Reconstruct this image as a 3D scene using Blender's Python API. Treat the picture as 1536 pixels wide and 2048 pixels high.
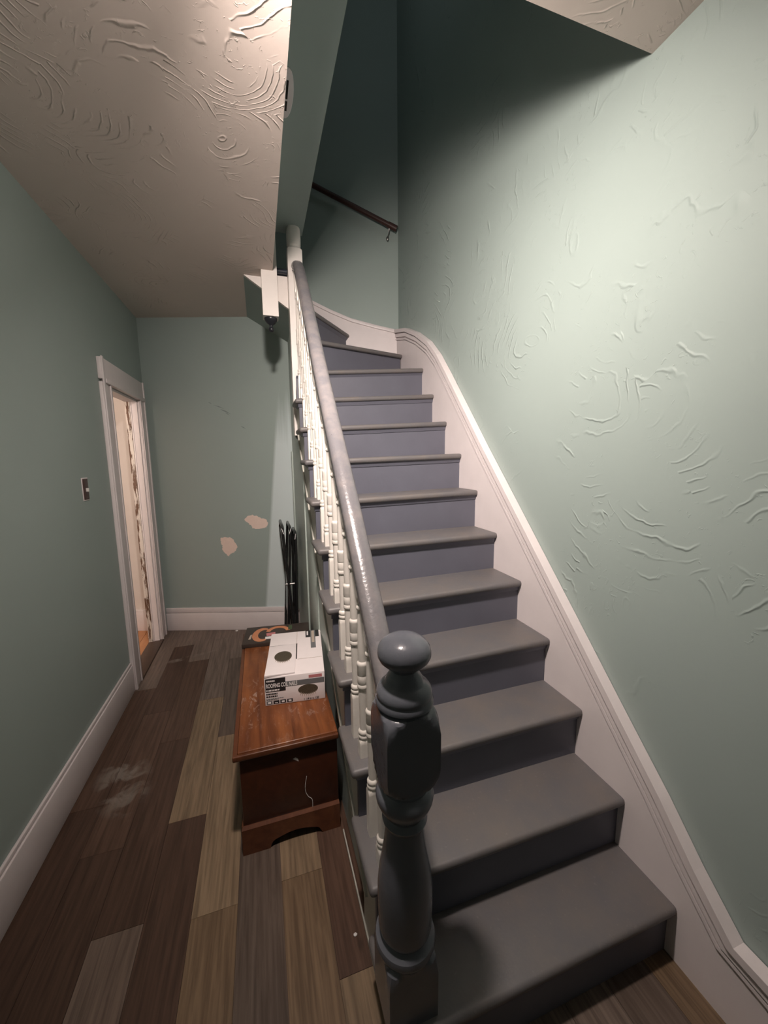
import bpy, bmesh, math, random
from mathutils import Vector, Matrix

for o in list(bpy.data.objects):
    bpy.data.objects.remove(o, do_unlink=True)
scene = bpy.context.scene
COL = scene.collection
random.seed(7)

# ------------------------------------------------------------------ camera
CAM = Vector((-1.1437, -0.4601, 1.5564))
YAW, PITCH, ROLL = 0.3128, -0.1408, -0.0106
fw = Vector((math.sin(YAW) * math.cos(PITCH), math.cos(YAW) * math.cos(PITCH), math.sin(PITCH)))
rt = Vector((math.cos(YAW), -math.sin(YAW), 0))
up = rt.cross(fw)
rt2 = rt * math.cos(ROLL) + up * math.sin(ROLL)
up2 = -rt * math.sin(ROLL) + up * math.cos(ROLL)
cam_data = bpy.data.cameras.new('camera')
cam = bpy.data.objects.new('camera', cam_data)
COL.objects.link(cam)
mat3 = Matrix((rt2, up2, -fw)).transposed()
cam.matrix_world = Matrix.Translation(CAM) @ mat3.to_4x4()
cam_data.sensor_fit = 'HORIZONTAL'
cam_data.sensor_width = 36.0
cam_data.lens = 762.34 / 1536 * 36.0
cam_data.clip_start = 0.02
scene.camera = cam

# ------------------------------------------------------------------ world / view
world = bpy.data.worlds.new('world')
scene.world = world
world.use_nodes = True
world.node_tree.nodes['Background'].inputs[0].default_value = (0.5, 0.55, 0.6, 1)
world.node_tree.nodes['Background'].inputs[1].default_value = 0.0
vs = scene.view_settings
vs.view_transform = 'Standard'
vs.look = 'None'
vs.gamma = 1.0
vs.use_curve_mapping = False
vs.exposure = 0.3

# ------------------------------------------------------------------ lights
LAMP = Vector((-1.12, 0.27, 2.615))
def add_light(name, kind, loc, energy, color, size):
    d = bpy.data.lights.new(name, kind)
    d.energy = energy
    d.color = color
    if kind == 'POINT':
        d.shadow_soft_size = size
    o = bpy.data.objects.new(name, d)
    COL.objects.link(o)
    o.location = loc
    return o
LAMP_DIR = Vector((0.46, 0.68, -0.57)).normalized()
hl = add_light('hall_lamp_light', 'AREA', LAMP, 25, (1.0, 0.865, 0.79), 0.1)
hl.data.shape = 'DISK'; hl.data.size = 0.13; hl.data.spread = math.radians(132)
hl.rotation_euler = LAMP_DIR.to_track_quat('-Z', 'Y').to_euler()
add_light('hall_fill', 'POINT', LAMP + LAMP_DIR * 0.03, 11.5, (1.0, 0.86, 0.785), 0.035)  # added fill at the lamp, lifts left wall, ceiling and back wall
add_light('stairwell_fill', 'POINT', (-0.45, 1.5, 4.9), 1.6, (0.92, 0.96, 1.0), 0.15)  # added fill to raise the dark upper stairwell
add_light('side_room_light', 'POINT', (-2.27, 1.5, 2.0), 34, (1.0, 0.80, 0.68), 0.08)

# ------------------------------------------------------------------ constants of the place
XW = -2.048          # left wall
XR = 0.02            # right wall
ZC = 2.7251          # hall ceiling
SK, YB = -0.3165, 2.7013   # skewed back wall: y = YB + SK * x
def yb(x, off=0.0):
    return YB + SK * x - off
XE = -1.0            # free edge of the hall ceiling
XS = -0.793          # edge of the raised green soffit
ZS = 3.02
YF = 0.528           # front edge of the stairwell
ZTOP = 5.4
Y0 = -1.7

# ------------------------------------------------------------------ materials
def new_mat(name):
    m = bpy.data.materials.new(name)
    m.use_nodes = True
    nt = m.node_tree
    b = nt.nodes['Principled BSDF']
    return m, nt, b
def N(nt, t, **kw):
    n = nt.nodes.new(t)
    for k, v in kw.items():
        if k.startswith('i_'):
            key = k[2:]
            n.inputs[int(key) if key.isdigit() else key.replace('_', ' ')].default_value = v
        else:
            setattr(n, k, v)
    return n
def L(nt, a, ao, b, bi):
    nt.links.new(a.outputs[ao], b.inputs[bi])
def math_n(nt, op, a, b=None, c=None):
    n = nt.nodes.new('ShaderNodeMath'); n.operation = op
    for i, v in enumerate((a, b, c)):
        if v is None: continue
        if isinstance(v, (int, float)): n.inputs[i].default_value = v
        else: nt.links.new(v, n.inputs[i])
    return n.outputs[0]
def mix_col(nt, fac, a, b, blend='MIX'):
    n = nt.nodes.new('ShaderNodeMix'); n.data_type = 'RGBA'; n.blend_type = blend
    if isinstance(fac, (int, float)): n.inputs[0].default_value = fac
    else: nt.links.new(fac, n.inputs[0])
    for idx, v in ((6, a), (7, b)):
        if isinstance(v, tuple): n.inputs[idx].default_value = v + (1,) if len(v) == 3 else v
        else: nt.links.new(v, n.inputs[idx])
    return n.outputs[2]
def ramp(nt, src, lo, hi):
    n = nt.nodes.new('ShaderNodeMapRange'); n.clamp = True
    nt.links.new(src, n.inputs[0])
    n.inputs[1].default_value = lo; n.inputs[2].default_value = hi
    n.inputs[3].default_value = 0; n.inputs[4].default_value = 1
    return n.outputs[0]
def noise(nt, vec, scale, detail=3, rough=0.5, dist=0.0):
    n = N(nt, 'ShaderNodeTexNoise'); n.inputs['Scale'].default_value = scale
    n.inputs['Detail'].default_value = detail; n.inputs['Roughness'].default_value = rough
    n.inputs['Distortion'].default_value = dist
    if vec is not None: nt.links.new(vec, n.inputs['Vector'])
    return n.outputs[0]
def position(nt):
    return nt.nodes.new('ShaderNodeNewGeometry').outputs['Position']
def scaled(nt, vec, s):
    n = nt.nodes.new('ShaderNodeMapping'); n.inputs['Scale'].default_value = s
    nt.links.new(vec, n.inputs['Vector'])
    return n.outputs[0]
def bump(nt, h, bsdf, strength=0.3, dist=0.01):
    n = nt.nodes.new('ShaderNodeBump'); n.inputs['Strength'].default_value = strength
    n.inputs['Distance'].default_value = dist
    nt.links.new(h, n.inputs['Height']); nt.links.new(n.outputs[0], bsdf.inputs['Normal'])

def plain(name, col, rough=0.6, metal=0.0, var=0.0, vscale=8, bstr=0.0, bscale=60, spec=0.5):
    m, nt, b = new_mat(name)
    b.inputs['Base Color'].default_value = col + (1,)
    b.inputs['Roughness'].default_value = rough
    b.inputs['Metallic'].default_value = metal
    b.inputs['Specular IOR Level'].default_value = spec
    p = position(nt)
    if var > 0:
        f = noise(nt, p, vscale, 4)
        c = mix_col(nt, f, tuple(x * (1 - var) for x in col), tuple(min(1, x * (1 + var)) for x in col))
        nt.links.new(c, b.inputs['Base Color'])
    if bstr > 0:
        bump(nt, noise(nt, p, bscale, 3), b, bstr, 0.004)
    return m

def swirl_height(nt, p, scale, freq, cover):
    """Skip-trowel plaster: sparse bunches of thin curved ridges with smooth areas between."""
    warp = N(nt, 'ShaderNodeTexNoise'); warp.inputs['Scale'].default_value = 3.2
    warp.inputs['Detail'].default_value = 1.0
    nt.links.new(p, warp.inputs['Vector'])
    va = N(nt, 'ShaderNodeVectorMath', operation='SCALE'); va.inputs[3].default_value = 0.22
    nt.links.new(warp.outputs[1], va.inputs[0])
    vb = N(nt, 'ShaderNodeVectorMath', operation='ADD')
    nt.links.new(p, vb.inputs[0]); nt.links.new(va.outputs[0], vb.inputs[1])
    q = vb.outputs[0]
    vo = N(nt, 'ShaderNodeTexVoronoi'); vo.inputs['Scale'].default_value = scale
    nt.links.new(q, vo.inputs['Vector'])
    rel = N(nt, 'ShaderNodeVectorMath', operation='SUBTRACT')
    nt.links.new(q, rel.inputs[0]); nt.links.new(vo.outputs['Position'], rel.inputs[1])
    off = N(nt, 'ShaderNodeVectorMath', operation='SUBTRACT'); off.inputs[1].default_value = (0.5, 0.5, 0.5)
    nt.links.new(vo.outputs['Color'], off.inputs[0])
    rel2 = N(nt, 'ShaderNodeVectorMath', operation='MULTIPLY_ADD'); rel2.inputs[1].default_value = (0.55, 0.55, 0.55)
    nt.links.new(off.outputs[0], rel2.inputs[0]); nt.links.new(rel.outputs[0], rel2.inputs[2])
    ln = N(nt, 'ShaderNodeVectorMath', operation='LENGTH'); nt.links.new(rel2.outputs[0], ln.inputs[0])
    nz = noise(nt, p, 12.0, 2)
    ph = math_n(nt, 'ADD', math_n(nt, 'MULTIPLY', ln.outputs['Value'], freq), math_n(nt, 'MULTIPLY', nz, 7.0))
    w = math_n(nt, 'POWER', math_n(nt, 'MAXIMUM', math_n(nt, 'SINE', ph), 0.0), 7.0)
    gate = ramp(nt, noise(nt, p, 2.6, 2), cover, cover + 0.10)
    gate2 = ramp(nt, noise(nt, p, 8.0, 2), 0.46, 0.62)
    w = math_n(nt, 'MULTIPLY', math_n(nt, 'MULTIPLY', w, gate), gate2)
    crumb = ramp(nt, noise(nt, p, 30.0, 3, 0.6, 1.5), 0.62, 0.78)
    w = math_n(nt, 'ADD', w, math_n(nt, 'MULTIPLY', math_n(nt, 'MULTIPLY', crumb, gate), 0.5))
    return math_n(nt, 'ADD', w, math_n(nt, 'MULTIPLY', noise(nt, p, 6.0, 3), 0.25))

def plaster(name, col, scale=2.6, freq=34, cover=0.5, strength=0.5, dist=0.006, rough=0.55, extra=None, swirl=True):
    m, nt, b = new_mat(name)
    p = position(nt)
    f = noise(nt, p, 1.6, 4)
    c = mix_col(nt, f, tuple(x * 0.93 for x in col), tuple(min(1, x * 1.06) for x in col))
    if extra: c = extra(nt, p, c)
    nt.links.new(c, b.inputs['Base Color'])
    b.inputs['Roughness'].default_value = rough
    b.inputs['Specular IOR Level'].default_value = 0.35
    bump(nt, swirl_height(nt, p, scale, freq, cover) if swirl else noise(nt, p, 9.0, 4), b, strength, dist)
    return m

GREEN = (0.338, 0.408, 0.385)
M = {}
M['wall_right'] = plaster('green_textured_plaster', GREEN, 3.0, 140, 0.45, 0.6, 0.0045)
M['wall_left'] = plaster('green_smooth_plaster', GREEN, strength=0.15, dist=0.004, swirl=False)

def back_tint(nt, p, c):
    sep = N(nt, 'ShaderNodeSeparateXYZ'); nt.links.new(p, sep.inputs[0])
    x, z = sep.outputs[0], sep.outputs[2]
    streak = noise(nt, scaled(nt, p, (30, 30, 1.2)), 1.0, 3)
    # paler strip, ragged at its top, next to the stair corner, its left edge leaning a little
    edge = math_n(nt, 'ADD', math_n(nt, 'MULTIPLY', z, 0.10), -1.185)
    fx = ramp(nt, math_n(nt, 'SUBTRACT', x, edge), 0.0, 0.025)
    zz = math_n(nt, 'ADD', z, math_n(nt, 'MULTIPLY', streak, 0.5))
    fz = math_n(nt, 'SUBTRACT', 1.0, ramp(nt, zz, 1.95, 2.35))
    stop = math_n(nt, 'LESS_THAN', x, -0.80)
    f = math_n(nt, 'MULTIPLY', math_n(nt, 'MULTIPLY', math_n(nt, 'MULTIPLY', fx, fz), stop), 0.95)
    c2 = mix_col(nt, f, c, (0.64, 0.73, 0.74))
    # dark scuffs
    sc = ramp(nt, noise(nt, scaled(nt, p, (4, 4, 16)), 2.2, 5, 0.7, 1.0), 0.70, 0.80)
    return mix_col(nt, math_n(nt, 'MULTIPLY', sc, 0.22), c2, (0.12, 0.13, 0.12))
M['wall_back'] = plaster('green_back_plaster', GREEN, strength=0.12, dist=0.004, extra=back_tint, swirl=False)
M['ceiling'] = plaster('cream_swirled_ceiling', (0.72, 0.62, 0.565), 3.4, 230, 0.43, 0.9, 0.004, 0.6)
M['green_flat'] = plain('green_flat_paint', GREEN, 0.6, var=0.06, vscale=3, bstr=0.08)
M['green_lit'] = plain('lit_green_paint', (0.47, 0.54, 0.50), 0.45, var=0.08, vscale=4, bstr=0.08)  # wall green brightened to stand in for strong light on the under-stair side
M['pale_wall'] = plain('pale_pink_plaster', (0.72, 0.66, 0.62), 0.7, var=0.04)
M['white'] = plain('white_gloss_paint', (0.82, 0.77, 0.73), 0.38, var=0.05, vscale=14, bstr=0.10, bscale=45)
M['trim'] = plain('off_white_trim', (0.75, 0.69, 0.69), 0.42, var=0.06, vscale=10, bstr=0.08, bscale=40)
M['stringer'] = plain('greige_stringer_paint', (0.50, 0.49, 0.44), 0.5, var=0.10, vscale=9)
M['baluster'] = plain('cream_gloss_paint', (0.86, 0.81, 0.75), 0.35, var=0.06, vscale=30, bstr=0.12, bscale=90)
M['riser'] = plain('slate_blue_paint', (0.118, 0.121, 0.153), 0.5, var=0.12, vscale=6, bstr=0.06)
M['newel'] = plain('slate_gloss_paint', (0.130, 0.137, 0.160), 0.23, var=0.08, vscale=10, bstr=0.30, bscale=42)
M['black'] = plain('black_paint', (0.018, 0.020, 0.026), 0.3)
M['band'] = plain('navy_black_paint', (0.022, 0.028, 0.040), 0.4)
M['brown_rail'] = plain('dark_red_brown_wood', (0.060, 0.026, 0.022), 0.4, var=0.3, vscale=20)
M['brown_plastic'] = plain('brown_bakelite', (0.060, 0.022, 0.018), 0.35)
M['metal'] = plain('dull_metal', (0.35, 0.34, 0.33), 0.35, 1.0)
M['black_metal'] = plain('black_enamelled_steel', (0.012, 0.012, 0.013), 0.25, 0.0, spec=0.7)
M['cardboard'] = plain('white_printed_cardboard', (0.90, 0.83, 0.83), 0.55, var=0.03, vscale=30)
M['ink_black'] = plain('black_ink', (0.02, 0.02, 0.022), 0.5)
M['ink_grey'] = plain('grey_ink', (0.16, 0.165, 0.17), 0.5)
M['ink_red'] = plain('red_ink', (0.55, 0.20, 0.21), 0.5)
M['ink_white'] = plain('white_ink', (0.88, 0.84, 0.83), 0.5)
M['ink_coil'] = plain('coil_brown_ink', (0.075, 0.060, 0.040), 0.55, var=0.6, vscale=260)
M['ink_tan'] = plain('tan_ink', (0.48, 0.40, 0.33), 0.55)
M['dark_card'] = plain('dark_printed_card', (0.050, 0.036, 0.030), 0.4, var=0.3, vscale=40)
M['ink_orange'] = plain('orange_ink', (0.58, 0.24, 0.12), 0.5, var=0.2, vscale=60)
M['ink_green'] = plain('green_ink', (0.06, 0.09, 0.045), 0.5)
M['patch'] = plain('bare_plaster', (0.82, 0.66, 0.58), 0.8, var=0.06, vscale=40)
M['scuff'] = plain('grey_scuff', (0.20, 0.25, 0.24), 0.7)
M['threshold'] = plain('dark_threshold_wood', (0.075, 0.045, 0.030), 0.45, var=0.3, vscale=18)
M['chip'] = plain('paint_chip_white', (0.75, 0.72, 0.70), 0.6)
M['gap_dark'] = plain('dark_gap', (0.010, 0.008, 0.006), 0.9)  # near-black colour for slots, cracks and flap gaps
M['porcelain'] = plain('porcelain_white', (0.8, 0.78, 0.74), 0.3)

def tread_mat():
    m, nt, b = new_mat('worn_grey_tread_paint')
    p = position(nt)
    f = noise(nt, p, 7, 5, 0.65)
    c = mix_col(nt, ramp(nt, f, 0.35, 0.7), (0.132, 0.128, 0.134), (0.162, 0.145, 0.136))
    dust = ramp(nt, noise(nt, p, 90, 2), 0.66, 0.76)
    c = mix_col(nt, math_n(nt, 'MULTIPLY', dust, 0.15), c, (0.35, 0.32, 0.29))
    nt.links.new(c, b.inputs['Base Color'])
    b.inputs['Roughness'].default_value = 0.48
    bump(nt, noise(nt, p, 120, 2), b, 0.12, 0.003)
    return m
M['tread'] = tread_mat()

def rail_mat():
    m, nt, b = new_mat('worn_slate_rail_paint')
    p = position(nt)
    f = ramp(nt, noise(nt, p, 16, 4, 0.6), 0.4, 0.7)
    c = mix_col(nt, f, (0.175, 0.170, 0.182), (0.240, 0.220, 0.220))
    chip = ramp(nt, noise(nt, p, 60, 3, 0.6), 0.72, 0.76)
    c = mix_col(nt, math_n(nt, 'MULTIPLY', chip, 0.6), c, (0.06, 0.05, 0.05))
    nt.links.new(c, b.inputs['Base Color'])
    b.inputs['Roughness'].default_value = 0.26
    bump(nt, noise(nt, p, 110, 3), b, 0.22, 0.004)
    return m
M['rail'] = rail_mat()

def plank_mat():
    m, nt, b = new_mat('vinyl_plank')
    p = position(nt)
    oi = nt.nodes.new('ShaderNodeObjectInfo')
    off = N(nt, 'ShaderNodeVectorMath', operation='ADD')
    cmb = N(nt, 'ShaderNodeCombineXYZ')
    nt.links.new(math_n(nt, 'MULTIPLY', oi.outputs['Random'], 30.0), cmb.inputs[1])
    nt.links.new(p, off.inputs[0]); nt.links.new(cmb.outputs[0], off.inputs[1])
    q = off.outputs[0]
    g = noise(nt, scaled(nt, q, (70, 3.2, 1)), 1.0, 5, 0.6, 0.4)
    g2 = noise(nt, scaled(nt, q, (9, 1.2, 1)), 1.0, 4, 0.6, 0.8)
    dark = mix_col(nt, ramp(nt, g, 0.36, 0.62), (0.62, 0.60, 0.59), (1.10, 1.09, 1.08))
    c = mix_col(nt, 1.0, oi.outputs['Color'], dark, 'MULTIPLY')
    c = mix_col(nt, math_n(nt, 'MULTIPLY', ramp(nt, g2, 0.45, 0.75), 0.35), c, mix_col(nt, 1.0, c, (0.55, 0.50, 0.47), 'MULTIPLY'))
    knot = ramp(nt, noise(nt, scaled(nt, q, (16, 7, 1)), 1.0, 1), 0.74, 0.80)
    c = mix_col(nt, math_n(nt, 'MULTIPLY', knot, 0.7), c, (0.03, 0.02, 0.015))
    # dusty scuffs where the floor has been walked on
    sep = N(nt, 'ShaderNodeSeparateXYZ'); nt.links.new(p, sep.inputs[0])
    def blob(cx, cy, rx, ry, rot=0.0):
        dx = math_n(nt, 'SUBTRACT', sep.outputs[0], cx); dy = math_n(nt, 'SUBTRACT', sep.outputs[1], cy)
        ca, sa = math.cos(rot), math.sin(rot)
        u = math_n(nt, 'ADD', math_n(nt, 'MULTIPLY', dx, ca), math_n(nt, 'MULTIPLY', dy, sa))
        v = math_n(nt, 'SUBTRACT', math_n(nt, 'MULTIPLY', dy, ca), math_n(nt, 'MULTIPLY', dx, sa))
        u = math_n(nt, 'DIVIDE', u, rx); v = math_n(nt, 'DIVIDE', v, ry)
        r2 = math_n(nt, 'ADD', math_n(nt, 'MULTIPLY', u, u), math_n(nt, 'MULTIPLY', v, v))
        return math_n(nt, 'SUBTRACT', 1.0, ramp(nt, r2, 0.2, 1.0))
    sm = math_n(nt, 'MAXIMUM', blob(-1.86, 1.52, 0.13, 0.24, 0.35), blob(-1.80, 2.72, 0.30, 0.03, 0.28))
    sn = ramp(nt, noise(nt, p, 11, 4, 0.6, 0.8), 0.45, 0.62)
    c = mix_col(nt, math_n(nt, 'MULTIPLY', math_n(nt, 'MULTIPLY', sm, sn), 0.42), c, (0.36, 0.33, 0.29))
    nt.links.new(c, b.inputs['Base Color'])
    b.inputs['Roughness'].default_value = 0.42
    b.inputs['Specular IOR Level'].default_value = 0.35
    bump(nt, g, b, 0.10, 0.002)
    return m
M['plank'] = plank_mat()

def wood_mat(name, c1, c2, rough, dusty):
    m, nt, b = new_mat(name)
    p = position(nt)
    g = noise(nt, scaled(nt, p, (22, 2.2, 22)), 1.0, 5, 0.6, 0.6)
    c = mix_col(nt, ramp(nt, g, 0.3, 0.72), c1, c2)
    big = noise(nt, p, 6, 3)
    c = mix_col(nt, math_n(nt, 'MULTIPLY', ramp(nt, big, 0.45, 0.7), 0.4), c, c1)
    if dusty:
        d = ramp(nt, noise(nt, scaled(nt, p, (34, 16, 20)), 1.0, 6, 0.75, 1.0), 0.55, 0.66)
        near = ramp(nt, noise(nt, p, 4.2, 2), 0.40, 0.60)
        c = mix_col(nt, math_n(nt, 'MULTIPLY', math_n(nt, 'MULTIPLY', d, near), 0.55), c, (0.50, 0.38, 0.32))
    nt.links.new(c, b.inputs['Base Color'])
    b.inputs['Roughness'].default_value = rough
    bump(nt, g, b, 0.08, 0.002)
    return m
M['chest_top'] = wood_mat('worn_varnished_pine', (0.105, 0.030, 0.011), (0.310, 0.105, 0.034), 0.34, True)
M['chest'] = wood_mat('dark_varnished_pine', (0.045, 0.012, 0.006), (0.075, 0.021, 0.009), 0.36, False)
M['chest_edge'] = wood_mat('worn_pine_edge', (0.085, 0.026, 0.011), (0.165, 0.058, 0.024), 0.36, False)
M['orange_floor'] = wood_mat('orange_hardwood', (0.42, 0.17, 0.06), (0.58, 0.27, 0.11), 0.3, False)

def peel_mat():
    m, nt, b = new_mat('peeling_white_paint')
    p = position(nt)
    f = ramp(nt, noise(nt, scaled(nt, p, (30, 30, 4)), 1.0, 6, 0.75), 0.505, 0.54)
    c = mix_col(nt, f, (0.72, 0.66, 0.60), (0.14, 0.075, 0.045))
    nt.links.new(c, b.inputs['Base Color'])
    b.inputs['Roughness'].default_value = 0.55
    bump(nt, math_n(nt, 'SUBTRACT', 1.0, f), b, 0.6, 0.003)
    return m
M['peel'] = peel_mat()

# ------------------------------------------------------------------ builders
def tag(o, label=None, cat=None, group=None, kind=None):
    if label: o['label'] = label
    if cat: o['category'] = cat
    if group: o['group'] = group
    if kind: o['kind'] = kind
    return o
WORLD = {}
def link(name, me, mat, parent=None, origin=None):
    vsx = [v.co for v in me.vertices]
    if origin is None:
        lo = Vector((min(v.x for v in vsx), min(v.y for v in vsx), min(v.z for v in vsx)))
        hi = Vector((max(v.x for v in vsx), max(v.y for v in vsx), max(v.z for v in vsx)))
        origin = Vector(((lo.x + hi.x) / 2, (lo.y + hi.y) / 2, lo.z))
    origin = Vector(origin)
    me.transform(Matrix.Translation(-origin))
    if mat is not None: me.materials.append(mat)
    o = bpy.data.objects.new(name, me)
    COL.objects.link(o)
    if parent is not None:
        o.parent = parent
        o.location = origin - WORLD[parent.name]
    else:
        o.location = origin
    WORLD[o.name] = origin
    return o
def empty(name, loc, label, cat, group=None):
    o = bpy.data.objects.new(name, None)
    COL.objects.link(o)
    o.location = loc
    o.empty_display_size = 0.1
    WORLD[o.name] = Vector(loc)
    return tag(o, label, cat, group)
def obj_copy(src, name_parent, delta):
    o = src.copy(); COL.objects.link(o)
    o.parent = name_parent
    o.location = src.location + Vector(delta)
    WORLD[o.name] = WORLD[src.name] + Vector(delta)
    return o
def finish(bm, name, mat, parent=None, smooth=False, bevel=0.0, segs=2, angle=35):
    bmesh.ops.remove_doubles(bm, verts=bm.verts, dist=1e-6)
    bmesh.ops.recalc_face_normals(bm, faces=bm.faces)
    if bevel > 0:
        es = [e for e in bm.edges if len(e.link_faces) == 2 and e.calc_face_angle(0) > math.radians(angle)]
        bmesh.ops.bevel(bm, geom=es, offset=bevel, offset_type='OFFSET', segments=segs, profile=0.5, affect='EDGES', clamp_overlap=True)
        smooth = True
    me = bpy.data.meshes.new(name)
    bm.to_mesh(me); bm.free()
    if smooth:
        for p in me.polygons: p.use_smooth = True
        try:
            me.set_sharp_from_angle(angle=math.radians(38))
        except Exception:
            pass
    return link(name, me, mat, parent)
def add_hex(bm, a, b):
    """prism between two same-length loops of points"""
    va = [bm.verts.new(p) for p in a]; vb = [bm.verts.new(p) for p in b]
    n = len(a)
    bm.faces.new(va); bm.faces.new(list(reversed(vb)))
    for i in range(n):
        j = (i + 1) % n
        bm.faces.new((va[j], va[i], vb[i], vb[j]))
def add_box(bm, x0, x1, y0, y1, z0, z1):
    add_hex(bm, [(x0, y0, z0), (x1, y0, z0), (x1, y1, z0), (x0, y1, z0)],
                [(x0, y0, z1), (x1, y0, z1), (x1, y1, z1), (x0, y1, z1)])
def box(name, x0, x1, y0, y1, z0, z1, mat, parent=None, bevel=0.0, segs=2):
    bm = bmesh.new(); add_box(bm, x0, x1, y0, y1, z0, z1)
    return finish(bm, name, mat, parent, bevel=bevel, segs=segs)
def prism(name, a, b, mat, parent=None, bevel=0.0, segs=2, smooth=False):
    bm = bmesh.new(); add_hex(bm, a, b)
    return finish(bm, name, mat, parent, bevel=bevel, segs=segs, smooth=smooth)
def prism_x(name, yz, x0, x1, mat, parent=None, bevel=0.0, segs=2):
    return prism(name, [(x0, y, z) for y, z in yz], [(x1, y, z) for y, z in yz], mat, parent, bevel, segs)
def prism_b(name, xz, o0, o1, mat, parent=None, bevel=0.0, segs=2):
    """outline in (x, z) on the skewed back wall between two offsets from it"""
    return prism(name, [(x, yb(x, o0), z) for x, z in xz], [(x, yb(x, o1), z) for x, z in xz], mat, parent, bevel, segs)
def add_lathe(bm, prof, cx, cy, segs=24, square=None):
    rings = []
    for r, z in prof:
        if r < 1e-5:
            rings.append([bm.verts.new((cx, cy, z))])
        else:
            rings.append([bm.verts.new((cx + r * math.cos(2 * math.pi * i / segs), cy + r * math.sin(2 * math.pi * i / segs), z)) for i in range(segs)])
    for a, b in zip(rings, rings[1:]):
        if len(a) == 1 and len(b) == 1: continue
        if len(a) == 1:
            for i in range(segs): bm.faces.new((a[0], b[i], b[(i + 1) % segs]))
        elif len(b) == 1:
            for i in range(segs): bm.faces.new((a[(i + 1) % segs], a[i], b[0]))
        else:
            for i in range(segs):
                j = (i + 1) % segs
                bm.faces.new((a[i], a[j], b[j], b[i]))
    for ring, flip in ((rings[0], True), (rings[-1], False)):
        if len(ring) > 1:
            bm.faces.new(list(reversed(ring)) if flip else ring)
def lathe(name, prof, cx, cy, mat, parent=None, segs=24):
    bm = bmesh.new(); add_lathe(bm, prof, cx, cy, segs)
    return finish(bm, name, mat, parent, smooth=True)
def add_tube(bm, pts, r, segs=8):
    pts = [Vector(p) for p in pts]
    rings = []
    ref = Vector((0, 0, 1))
    for i, p in enumerate(pts):
        d = (pts[min(i + 1, len(pts) - 1)] - pts[max(i - 1, 0)]).normalized()
        u = d.cross(ref)
        if u.length < 1e-3: u = d.cross(Vector((0, 1, 0)))
        u.normalize(); v = d.cross(u)
        rings.append([bm.verts.new(p + u * r * math.cos(2 * math.pi * k / segs) + v * r * math.sin(2 * math.pi * k / segs)) for k in range(segs)])
    for a, b in zip(rings, rings[1:]):
        for i in range(segs):
            j = (i + 1) % segs
            bm.faces.new((a[i], a[j], b[j], b[i]))
    bm.faces.new(rings[0]); bm.faces.new(list(reversed(rings[-1])))
def tube(name, pts, r, mat, parent=None, segs=8):
    bm = bmesh.new(); add_tube(bm, pts, r, segs)
    return finish(bm, name, mat, parent, smooth=True)
def sweep_yz(name, prof, path, mat, parent=None):
    """prof: list of (side, up) ; path: list of (x, y, z) running mostly in the y-z plane"""
    bm = bmesh.new()
    path = [Vector(p) for p in path]
    rings = []
    for i, p in enumerate(path):
        d = (path[min(i + 1, len(path) - 1)] - path[max(i - 1, 0)]).normalized()
        side = Vector((1, 0, 0)); side = (side - d * side.dot(d)).normalized()
        upv = side.cross(d).normalized()
        rings.append([bm.verts.new(p + side * a + upv * b) for a, b in prof])
    n = len(prof)
    for a, b in zip(rings, rings[1:]):
        for i in range(n):
            j = (i + 1) % n
            bm.faces.new((a[i], a[j], b[j], b[i]))
    bm.faces.new(rings[0]); bm.faces.new(list(reversed(rings[-1])))
    return finish(bm, name, mat, parent, smooth=True)
def smooth_path(pts, n=8):
    pts = [Vector(p) for p in pts]
    out = []
    for i in range(len(pts) - 1):
        p0 = pts[max(i - 1, 0)]; p1 = pts[i]; p2 = pts[i + 1]; p3 = pts[min(i + 2, len(pts) - 1)]
        for k in range(n):
            t = k / n
            out.append(0.5 * ((2 * p1) + (p2 - p0) * t + (2 * p0 - 5 * p1 + 4 * p2 - p3) * t * t + (3 * p1 - p0 - 3 * p2 + p3) * t ** 3))
    out.append(pts[-1])
    return out
S = 'structure'

# ================================================================== FLOOR
floor = box('floor', XW - 0.005, XR + 0.1, Y0, 3.6, -0.08, -0.005, M['threshold'])
tag(floor, 'floor of mixed grey-brown and tan wood-look planks', 'floor', kind=S)
unit = bpy.data.meshes.new('plank')
bm = bmesh.new(); add_box(bm, 0, 1, 0, 1, 0, 1); bm.to_mesh(unit); bm.free()
unit.materials.append(M['plank'])
DARK, DARK2, MID, GREYB = (0.120, 0.070, 0.049), (0.098, 0.056, 0.039), (0.205, 0.158, 0.130), (0.150, 0.112, 0.090)
TAN, TAN2, PINK = (0.27, 0.195, 0.125), (0.22, 0.150, 0.092), (0.21, 0.155, 0.125)
PW = 0.151
rows = {
    -5: ([Y0, 0.1, 1.0, 1.9, 2.8], [DARK, DARK2, DARK, DARK, MID]),
    -4: ([Y0, -0.4, 0.5, 1.4, 2.35], [DARK2, DARK, DARK2, DARK, MID]),
    -3: ([Y0, 0.25, 1.15, 2.05, 2.95], [DARK, DARK2, DARK, DARK2, MID]),
    -2: ([Y0, -0.07, 0.83, 1.75, 2.65], [DARK2, PINK, DARK2, DARK, MID]),
    -1: ([Y0, 0.30, 1.205, 2.095, 3.0], [DARK, DARK2, TAN, MID, MID]),
    0: ([Y0, -0.1, 0.79, 1.70, 2.60], [MID, TAN2, TAN, GREYB, MID]),
    1: ([Y0, 0.15, 1.05, 1.95, 2.85], [MID, GREYB, GREYB, MID, GREYB]),
    2: ([Y0, -0.09, 0.815, 1.7, 2.6], [MID, TAN2, TAN, MID, MID]),
    3: ([Y0, -0.42, 0.48, 1.38, 2.3], [MID, TAN, DARK, MID, MID]),
}
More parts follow.
